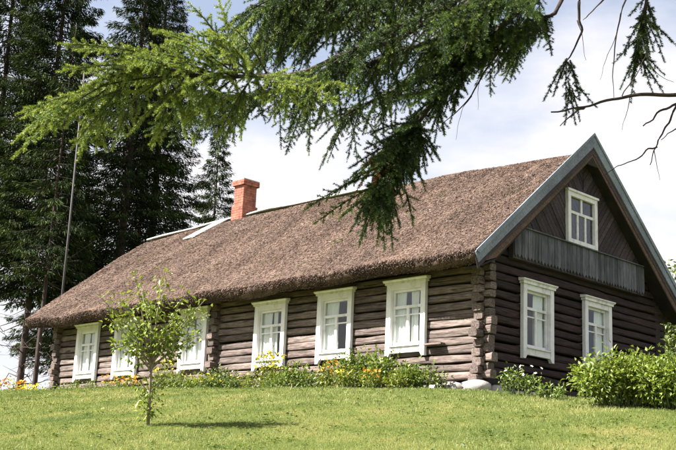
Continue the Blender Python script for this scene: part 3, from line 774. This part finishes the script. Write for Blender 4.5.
# ---- shrub at the right
def shrub(name, label, base, rx, ry, h, n, leaf, mat, seed, cat='bush', group=None, tint=(.5, .22), stems=None, frame=None):
    rng = np.random.default_rng(seed); L_ = []
    ns = stems or 46
    for i in range(ns):
        az = rng.uniform(0, 6.28); q = math.sqrt(rng.uniform(0, 1)); ex = q*math.cos(az); ey = q*math.sin(az)
        e = CRh*ex*rx+CFh*ey*ry+np.array([0, 0, h*math.sqrt(max(.05, 1-.72*q*q))*rng.uniform(.72, 1.06)])
        s0 = (CRh*ex*rx+CFh*ey*ry)*.45; L_.append(([s0, s0+(e-s0)*np.array([.45, .45, .6]), e], [.012, .008, .003]))
    return broadleaf(name, label, base, L_, leaf, int(n/ns), mat, M['stem'], seed, cat, group, spread=min(.22, h*.3), tint=tint, drop=.2)
CRh = nrm(np.array([CR[0], CR[1], 0])); CFh = nrm(np.array([CF[0], CF[1], 0]))
b = on_ground(634, 409); b2 = b+CFh*.5; b2[2] = height(b2[0], b2[1])
shrub('garden_shrub', 'wide rounded light green shrub on the lawn before the gable wall', b2, .80, .62, .83, 5000, (.088, .042), M['leaf_light'], 41, 'bush', tint=(.62, .22), stems=70)
b = on_ground(672, 413); b2 = b+CFh*.6+CRh*.25; b2[2] = height(b2[0], b2[1])
shrub('garden_shrub', 'light green shrub cut by the right picture edge', b2, .62, .55, .74, 3200, (.088, .042), M['leaf_light'], 42, 'bush', tint=(.58, .22), stems=46)

# ---- flower bed along the sunny wall
def bed_pos(px, off):
    p = on_plane(1, -off, px, 385); return np.array([p[0], p[1], float(height(p[0], p[1]))])
def plant(name, label, pos, w, h, n, leaf, mat, seed, flower=None, nf=0, fsize=.05, cat='plant', group='plants in the bed below the windows', fz=.6):
    rt = shrub(name, label, pos, w/2, min(w/2, .32), h, n, leaf, mat, seed, cat, group, stems=max(10, int(n/26)))
    if flower:
        r = np.random.default_rng(seed+500); C, D, N = [], [], []
        for i in range(nf):
            az = r.uniform(0, 6.28); q = math.sqrt(r.uniform(0, 1)); c = CRh*math.cos(az)*q*w*.52+CFh*math.sin(az)*q*.3-CFh*.06+np.array([0, 0, h*(fz+(1.08-fz)*r.uniform(0, 1)*math.sqrt(1-.5*q*q))])
            ax = nrm(np.array([0, 0, .6])+r.normal(0, .5, 3)-CFh*.4); t1 = nrm(np.cross(ax, [.3, .5, .8])); t2 = np.cross(ax, t1)
            for k in range(5):
                a = 2*PI*k/5; dd = t1*math.cos(a)+t2*math.sin(a); C.append(c); D.append(dd+ax*.35); N.append(ax)
        V, F, T = leaves(C, D, N, fsize, fsize*.75, r.uniform(0, 1, len(C)), .15)
        tag(link('blossoms', np_mesh('blossoms', V, F, T), flower, rt), kind='stuff')
    return rt
bed = [
 # px, offset from wall, width, height, leaves, leaf, material, flower, count, flower size, name, label
 (425, .75, .75, .50, 420, (.09, .05), 'leaf_mid', None, 0, 0, 'leafy_perennial', 'dark green leafy clump right of the nearest sunny window'),
 (407, 1.0, .62, .42, 460, (.07, .04), 'leaf_light', None, 0, 0, 'leafy_perennial', 'rounded bright green cushion below the nearest sunny window'),
 (383, .60, .95, .72, 640, (.10, .055), 'leaf_light', None, 0, 0, 'leafy_perennial', 'tall pale green bush reaching the sill of the nearest sunny window'),
 (398, 1.2, .50, .28, 260, (.06, .035), 'leaf_yellow', None, 0, 0, 'leafy_perennial', 'low yellow-green tuft at the lawn edge below the nearest sunny window'),
 (357, .70, .85, .78, 620, (.10, .055), 'leaf_mid', None, 0, 0, 'leafy_perennial', 'tall deep green bush between the two sunny windows nearest the corner'),
 (371, 1.15, .40, .36, 220, (.06, .035), 'leaf_yellow', 'petal_orange', 16, .045, 'flowering_plant', 'small orange-yellow flowers low before the deep green bush'),
 (334, .85, .60, .58, 330, (.08, .04), 'leaf_yellow', 'petal_orange', 46, .05, 'flowering_plant', 'orange flowering clump under the second sunny window from the corner'),
 (346, 1.2, .55, .34, 300, (.06, .03), 'leaf_yellow', 'petal_yellow', 12, .04, 'flowering_plant', 'low yellowish clump right of the orange flowers'),
 (312, .8, .75, .40, 360, (.08, .045), 'leaf_mid', None, 0, 0, 'leafy_perennial', 'mid-green clump left of the orange flowering clump'),
 (292, .75, .85, .50, 480, (.09, .05), 'leaf_light', None, 0, 0, 'leafy_perennial', 'pale green clump right of the third sunny window'),
 (268, .75, .60, .78, 360, (.08, .04), 'leaf_yellow', 'petal_yellow', 40, .06, 'flowering_plant', 'tall yellow flowers before the third sunny window'),
 (258, 1.2, .70, .32, 320, (.06, .035), 'leaf_yellow', None, 0, 0, 'leafy_perennial', 'low yellow-green clump under the tall yellow flowers'),
 (278, 1.25, .70, .30, 320, (.06, .035), 'leaf_light', None, 0, 0, 'leafy_perennial', 'low bright green edging below the third sunny window'),
 (240, .8, .85, .36, 380, (.07, .04), 'leaf_mid', 'petal_yellow', 8, .04, 'flowering_plant', 'green clump with few yellow flowers right of the post of log ends'),
 (218, .9, .80, .50, 420, (.08, .045), 'leaf_mid', None, 0, 0, 'leafy_perennial', 'green clump at the foot of the post of log ends'),
 (201, 1.2, .80, .36, 380, (.07, .04), 'leaf_light', 'petal_yellow', 16, .05, 'flowering_plant', 'light clump with yellow flowers below the window behind the apple tree'),
 (182, 1.2, .90, .40, 380, (.07, .04), 'leaf_light', None, 0, 0, 'leafy_perennial', 'light green clump just right of the apple tree stem'),
 (165, .9, .70, .70, 320, (.08, .04), 'leaf_yellow', 'petal_yellow', 22, .05, 'flowering_plant', 'tall yellow-flowered clump behind the apple tree'),
 (125, 1.0, 1.0, .42, 380, (.07, .035), 'leaf_yellow', 'petal_orange', 46, .055, 'flowering_plant', 'row of orange flowers left of the apple tree'),
 (98, 1.3, 1.1, .30, 340, (.06, .035), 'leaf_light', None, 0, 0, 'leafy_perennial', 'low green edging right of the last window at the left'),
 (68, 1.3, 1.1, .32, 340, (.06, .035), 'leaf_light', None, 0, 0, 'leafy_perennial', 'low green edging at the left house corner'),
]
for i, (px, off, w, h, n, lf, mt, fl, nf, fs, nm, lb) in enumerate(bed):
    plant(nm, lb, bed_pos(px, off), w*1.15, h*(1.08 if px > 300 else 1.2)+.05, int(n*1.5), lf, M[mt], 200+i, M[fl] if fl else None, nf, (fs or .05)*.85)
for i, (px, dd, w, h, lb) in enumerate([(10, 33.5, 1.3, .75, 'orange flowers at the left picture edge'), (30, 33.2, .9, .6, 'orange and yellow flowers beside the bare trunks at left')]):
    plant('flowering_plant', lb, ray_xy(px, dd), w, h, 420, (.08, .045), M['leaf_yellow'], 240+i, M['petal_orange'] if i == 0 else M['petal_yellow'], 46, .06, group='flowers left of the house')
# before the gable wall
p = on_ground(524, 397); p = p+CFh*.35; p[2] = height(p[0], p[1])
plant('flowering_plant', 'small plant with white blossoms by the gable wall near the corner', p, .72, .50, 360, (.075, .04), M['leaf_mid'], 260, M['petal_white'], 9, .035, group='plants along the gable wall')
p = on_ground(556, 401); p = p+CFh*.35; p[2] = height(p[0], p[1])
plant('leafy_perennial', 'low dark green plant in the shade of the gable wall', p, .7, .26, 240, (.075, .04), M['leaf_mid'], 261, group='plants along the gable wall')

# ------------------------------------------------------------------ the near spruce whose boughs hang into the view
spruce_base = CAM+CFh*5.6+CRh*3.3; spruce_base[2] = height(spruce_base[0], spruce_base[1])
near = empty('spruce_tree', spruce_base)
tag(near, 'near spruce standing outside the right edge, its boughs hanging across the top', 'tree')
SB = spruce_base
m = MB(); hz = np.linspace(-.3, 13, 16); m.tube([(0, 0, z) for z in hz], [.21*(1-max(z, 0)/14)**.8 for z in hz], 12); m.build('trunk', M['bark'], near)

class Bough:
    """one limb with its hanging branchlets; needles are gathered per bough"""
    def __init__(s, seed): s.rng = np.random.default_rng(seed); s.w = MB(); s.tw = []      # twigs: origin, dir, length, tint
    def limb(s, pts, r0, r1, wob=.012):
        pts = np.asarray(pts, float); n = 5*(len(pts)-1)+1; t = np.linspace(0, len(pts)-1, n); k = np.arange(len(pts))
        p = np.stack([np.interp(t, k, pts[:, j]) for j in range(3)], 1)
        for _ in range(2): p[1:-1] = (p[:-2]+2*p[1:-1]+p[2:])/4
        p[1:-1] += s.rng.normal(0, wob, (n-2, 3))
        for _ in range(3): p[1:-1] = (p[:-2]+2*p[1:-1]+p[2:])/4; s.w.tube(p-SB, np.linspace(r0, r1, n), 6, cap=True); return p
    def branchlet(s, a, b, twig=.105, sag=.02, tint=.5, step=.024, r=.0035, bare=.0, side_w=1.0):
        rng = s.rng; L = np.linalg.norm(b-a); n = max(4, int(L/.05)); p = curve_pts(a, b, sag*rng.uniform(.5, 1.3), n); s.w.tube(p-SB, np.linspace(r, r*.35, n), 4, cap=False)
        T = nrm((b-a)[None])[0]; nv = nrm((np.array([0, 0, 1])*.6+rng.normal(0, .55, 3)-CF*.35)[None])[0]; S = nrm(np.cross(T, nv)[None])[0]
        k = int(L/step); tt = np.linspace(0, len(p)-1, n)
        for i in range(k):
            t = (i+.5)/k
            if t < bare: continue
            q = np.array([np.interp(t*(n-1), np.arange(n), p[:, j]) for j in range(3)])
            l = twig*(1-.55*t)*rng.uniform(.55, 1.15); sd = 1 if i % 2 else -1
            d = T*rng.uniform(.45, .9)+S*sd*side_w*rng.uniform(.5, 1.0)+np.array([0, 0, -1])*rng.uniform(.0, .42)+rng.normal(0, .12, 3)
            s.tw.append((q, d, l, tint+rng.normal(0, .09)))
        for i in range(n-1): s.tw.append((p[i], p[i+1]-p[i], np.linalg.norm(p[i+1]-p[i])*1.05, tint)) if i/n >= bare else None
        s.tw.append((p[-1], p[-1]-p[-2], .05, tint+.15))
    def build(s, mat, name='bough', per=1900., nl=.015, nw=.0027, parent=None):
        o = s.w.build(name, M['bark'], near)
        if s.tw:
            rng = s.rng; O = np.array([t[0] for t in s.tw])-SB; D = nrm(np.array([t[1] for t in s.tw])); Ln = np.array([t[2] for t in s.tw]); Ti = np.array([t[3] for t in s.tw])
            k = np.maximum(6, (Ln*per).astype(int)); ii = np.repeat(np.arange(len(k)), k); n = len(ii)
            u = rng.uniform(0, 1, n); P = O[ii]+D[ii]*(u*Ln[ii])[:, None]
            rd = rnd_dirs(rng, n); rd -= D[ii]*np.sum(rd*D[ii], 1)[:, None]; rd = nrm(rd)
            nd = nrm(rd*.85+D[ii]*rng.uniform(.35, .9, n)[:, None]); ln = nl*rng.uniform(.7, 1.15, n)*(1-.25*u); S = nrm(np.cross(nd, rnd_dirs(rng, n)))*(nw/2)
            V = np.stack([P-S, P+S, P+nd*ln[:, None]], 1).reshape(-1, 3); tint = np.clip(Ti[ii]+.32*(u-.35)+rng.normal(0, .06, n), 0, 1)
            tag(link('needles', np_mesh('needles', V, np.arange(3*n).reshape(-1, 3), np.repeat(tint, 3)), mat, o), kind='stuff')
        return o
def at(path, t):
    t = t*(len(path)-1); i = int(min(t, len(path)-2)); return path[i]+(path[i+1]-path[i])*(t-i)
TR = SB.copy()
def trunk_at(z): return np.array([SB[0], SB[1], z])

# A: long main limb running left across the picture, ending in the sunlit fan
A = Bough(301)
pA = A.limb([trunk_at(pix(338, -150, 5.6)[2]), pix(680, -120, 5.4), pix(570, -52, 5.3), pix(510, -12, 5.25), pix(450, 12, 5.2), pix(370, 47, 5.1), pix(290, 74, 5.0), pix(225, 80, 4.9), pix(165, 72, 4.8), pix(110, 60, 4.7)], .024, .005)
fan = [((225, 80, 4.9), (70, 44, 4.6)), ((205, 78, 4.85), (68, 70, 4.55)), ((190, 78, 4.8), (27, 110, 4.5)), ((150, 82, 4.75), (44, 126, 4.5)), ((140, 88, 4.75), (78, 140, 4.55)), ((175, 80, 4.8), (112, 122, 4.6)), ((200, 84, 4.85), (134, 128, 4.6)),
       ((235, 66, 4.95), (112, 50, 4.7)), ((240, 58, 4.95), (160, 32, 4.75)), ((215, 82, 4.85), (160, 108, 4.65)), ((246, 76, 4.9), (188, 84, 4.6)), ((250, 84, 4.95), (222, 128, 4.75)), ((236, 40, 5.0), (196, 10, 4.85)), ((215, 66, 4.9), (150, 62, 4.6)),
       ((250, 60, 4.85), (330, 99, 4.55)), ((244, 54, 4.85), (290, 86, 4.55)), ((252, 48, 4.9), (215, 34, 4.7)), ((232, 84, 4.9), (190, 118, 4.7))]
fan += [((a[0]+A.rng.uniform(-8, 8), a[1]+A.rng.uniform(-4, 4), a[2]+.18), (b[0]+A.rng.uniform(6, 26), b[1]+A.rng.uniform(-14, 9), b[2]+.22)) for a, b in fan[::2]]
for a, b in fan:
    pa, pb_ = pix(*a), pix(*b); pa = pA[np.argmin(np.linalg.norm(pA-pa, axis=1))]; A.branchlet(pa, pb_, .112, 0.03, .9, .021, bare=.15, r=.005)  # high tint puts sunlight into the fan's needle colour
    for _ in range(3):                                   # side sprays off each fan branch
        t = A.rng.uniform(.25, .85); q = pa+(pb_-pa)*t; e = q+(pb_-pa)*A.rng.uniform(.18, .32)+CR*A.rng.normal(0, .05)+CU*A.rng.uniform(-.12, .0)+CF*A.rng.normal(0, .12)
        A.branchlet(q, e, .085, .012, .84, .021)
A.build(M['needle_near'])

# B: thick drooping limb ending in the dark hanging tuft before the roof
B = Bough(302)
pB = B.limb([trunk_at(pix(338, -130, 5.9)[2]), pix(640, -95, 5.5), pix(545, -22, 5.3), pix(500, 28, 5.25), pix(466, 72, 5.2), pix(424, 118, 5.1), pix(392, 150, 5.05), pix(378, 186, 5.0)], .022, .007)
for i in range(110):
    t = B.rng.uniform(.74, 1.0); q = at(pB, t); e = q+CR*B.rng.normal(-.012, .042)+CU*(-B.rng.uniform(.10, .22))+CF*B.rng.normal(0, .12); B.branchlet(q, e, .08, .01, .25+B.rng.normal(0, .1))
for i in range(76):
    t = B.rng.uniform(.40, .82); q = at(pB, t); e = q+CR*B.rng.normal(-.11, .075)+CU*(-B.rng.uniform(.03, .2))+CF*B.rng.normal(0, .2); B.branchlet(q, e, .085, .01, .28+B.rng.normal(0, .14))
for (a, b) in [((392, 170, 5.0), (312, 205, 4.8)), ((390, 180, 4.95), (322, 218, 4.75)), ((388, 185, 4.95), (345, 214, 4.7)), ((386, 190, 4.95), (362, 238, 4.75)), ((394, 160, 5.), (335, 192, 4.85)), ((388, 195, 5.0), (392, 240, 4.9)), ((384, 190, 5.0), (378, 236, 4.8)), ((400, 150, 5.0), (352, 180, 4.9)),
               ((405, 190, 5.1), (412, 218, 5.0)), ((380, 200, 5.1), (384, 240, 5.0))]:
    B.branchlet(pix(*a), pix(*b), .065, .02, .58)  # brighter tint paints these sprays as sunlit
B.build(M['needle_near'])
Dn = Bough(303)                                          # tuft of dry red needles
for i in range(7):
    q = pix(384+Dn.rng.normal(0, 6), 150+Dn.rng.normal(0, 6), 5.0); Dn.branchlet(q, q+CR*Dn.rng.normal(-.05, .03)+CU*-.11+CF*Dn.rng.normal(0, .05), .05, .01, .5, side_w=.7)
Dn.build(M['needle_dead'], 'dry_bough')

# C: dense hanging curtain between the fan and the right (several limbs at different depths); low tint puts shade into the needles
def curtain_bough(seed, path, r0, t0, t1, n, reach, tint, spread=.12, dz=.22, twig=.08, per=1500.):
    b = Bough(seed); p = b.limb(path, r0, .006)
    for i in range(n):
        t = t0+(t1-t0)*(i+b.rng.uniform(0, 1))/n; q = at(p, t)
        e = q+CR*b.rng.normal(-.10, spread)-CU*b.rng.uniform(.2, .85)*reach+CF*b.rng.normal(0, dz); b.branchlet(q, e, twig, .02, tint+b.rng.normal(.06, .16), .022, bare=(0 if b.rng.uniform() < .8 else .55))
    b.build(M['needle_near'], per=per); return p
zt = lambda py, d: trunk_at(pix(338, min(py, 60)-60, d)[2])
curtain_bough(311, [zt(-80, 6), pix(600, -60, 5.8), pix(440, -25, 5.7), pix(330, 5, 5.6), pix(250, 5, 5.5)], .02, .42, 1, 84, .38, .30)
curtain_bough(312, [zt(-20, 6.2), pix(570, -70, 6.0), pix(500, -10, 5.95), pix(440, 40, 5.9), pix(340, 75, 5.7), pix(250, 95, 5.6), pix(215, 95, 5.5)], .02, .46, 1, 84, .30, .28)
curtain_bough(313, [zt(-60, 5.4), pix(590, -90, 5.2), pix(480, -8, 5.1), pix(380, 35, 5.0), pix(310, 80, 4.9)], .018, .42, 1, 78, .34, .34)
curtain_bough(314, [zt(-40, 6.6), pix(570, -60, 6.5), pix(490, 12, 6.35), pix(420, 75, 6.2), pix(345, 115, 6.1)], .018, .50, 1, 56, .30, .26)
curtain_bough(317, [zt(-90, 5.7), pix(500, -50, 5.5), pix(360, -20, 5.3), pix(270, -5, 5.2)], .02, .45, 1, 80, .36, .36)
curtain_bough(318, [zt(-70, 6.3), pix(560, -45, 6.1), pix(430, -10, 6.0), pix(340, 18, 5.9), pix(262, 40, 5.8)], .026, .42, 1, 62, .32, .28)
# D: limb to the upper right with foliage hanging to the left of the gable peak
curtain_bough(315, [zt(-45, 5.6), pix(690, -110, 5.5), pix(605, -40, 5.4), pix(560, 8, 5.32), pix(535, 24, 5.3), pix(490, 32, 5.2), pix(450, 45, 5.2)], .014, .56, 1, 70, .26, .28, spread=.06)
curtain_bough(316, [zt(-70, 5.2), pix(650, -100, 5.1), pix(570, -30, 5.0), pix(500, 0, 5.0), pix(455, 20, 5.0)], .014, .6, 1, 70, .26, .282, spread=.07)
# E: hanging tail at the right, G: small hanging spray
E_ = Bough(320); pE = E_.limb([zt(-90, 5.3), pix(700, -60, 5.3), pix(655, -30, 5.3), pix(642, 10, 5.3), pix(637, 60, 5.3)], .016, .004, .004)
for i in range(34):
    t = E_.rng.uniform(.62, 1.0); q = at(pE, t); E_.branchlet(q, q+CR*E_.rng.normal(-.0, .05)-CU*E_.rng.uniform(.07, .19)+CF*E_.rng.normal(0, .06), .045, .008, .3)
E_.build(M['needle_near'])
G = Bough(321); pG = G.limb([zt(-75, 5.6), pix(640, -45, 5.5), pix(580, -10, 5.4), pix(578, 18, 5.4), pix(583, 32, 5.4), pix(572, 52, 5.4), pix(566, 62, 5.4)], .010, .003, .003)
for a, b in [((567, 58), (548, 92)), ((567, 60), (556, 88)), ((568, 62), (578, 82)), ((566, 60), (566, 95)), ((574, 85), (590, 100)), ((570, 88), (566, 116)), ((572, 88), (578, 112)), ((570, 60), (578, 92)), ((568, 80), (574, 115))]:
    G.branchlet(pix(*a, 5.4+G.rng.normal(0, .05)), pix(*b, 5.4+G.rng.normal(0, .05)), .055, .005, .32)
G.build(M['needle_near'])
# upper boughs above the frame; they shade the middle of the view
for i, (y0, d0, x1, y1, n) in enumerate([(-190, 5.6, 210, -180, 44), (-210, 6.2, 230, -195, 40), (-240, 5.7, 250, -235, 40), (-290, 5.5, 300, -290, 36), (-240, 4.9, 290, -220, 30)]):
    curtain_bough(330+i, [zt(y0-60, d0), pix(640, y0-30, d0), pix((640+x1)/2, y0, d0-.1), pix(x1, y1, d0-.3)], .032, .30, 1, n, .42, .4, spread=.2, dz=.3, twig=.09, per=260.)
# rest of the crown, out of sight above and behind
for i in range(26):
    az = i*2.4; z = 4.5+i*.32; L = 2.6*(1-i/30); a = trunk_at(SB[2]+z); hd = np.array([math.cos(az), math.sin(az), 0])
    if hd@CR < -.2 and z < 7: continue
    curtain_bough(360+i, [a, a+hd*L*.5+[0, 0, -.1], a+hd*L+[0, 0, -.5]], .025, .15, 1, 26, .45, .4, spread=.2, dz=.2, twig=.11, per=130.)
# dead bare branches at the right
def dead(seed, paths):
    b = Bough(seed); p0 = paths[0]
    for pts, r0, r1 in paths: b.limb([np.asarray(q) for q in pts], r0, r1, .004)
    b.build(None, 'dead_branch')
P5 = lambda x, y, d=5.2: pix(x, y, d)
dead(401, [([zt(80, 5.3), P5(740, 96), P5(676, 95), P5(640, 94), P5(612, 99), P5(585, 107), P5(551, 112)], .013, .0035), ([P5(585, 107), P5(575, 112), P5(560, 126)], .005, .002), ([P5(622, 96), P5(640, 70), P5(648, 50)], .003, .001), ([P5(630, 95), P5(622, 130)], .0022, .0008)])
dead(402, [([zt(95, 5.3), P5(740, 112), P5(690, 100), P5(672, 106), P5(658, 114), P5(643, 126)], .011, .003), ([P5(690, 122), P5(672, 130), P5(661, 140)], .004, .0018), ([P5(684, 90), P5(672, 118), P5(664, 130), P5(655, 148), P5(650, 165)], .006, .002), ([P5(657, 147), P5(650, 148), P5(636, 160), P5(617, 166), P5(605, 175)], .0045, .0015), ([P5(654, 150), P5(660, 180)], .002, .0007)])
dead(403, [([zt(-75, 5.6), pix(640, -45, 5.5), P5(625, 0), P5(616, 35), P5(612, 70), P5(614, 100)], .006, .0012), ([P5(616, 35), P5(605, 60), P5(600, 80)], .0018, .0007), ([P5(605, -2), P5(590, 14), P5(583, 20)], .004, .0015), ([P5(577, 20), P5(583, 38), P5(586, 60)], .0022, .0008), ([P5(646, 55), P5(655, 74), P5(674, 82)], .0022, .0009)])
dead(404, [([zt(-140, 5.4), P5(650, -110), P5(560, -25), P5(505, 42), P5(480, 78), P5(470, 98), P5(452, 116), P5(443, 124)], .007, .0015), ([P5(472, 96), P5(460, 110), P5(456, 140)], .0018, .0006), ([P5(480, 80), P5(478, 110)], .0014, .0005)])
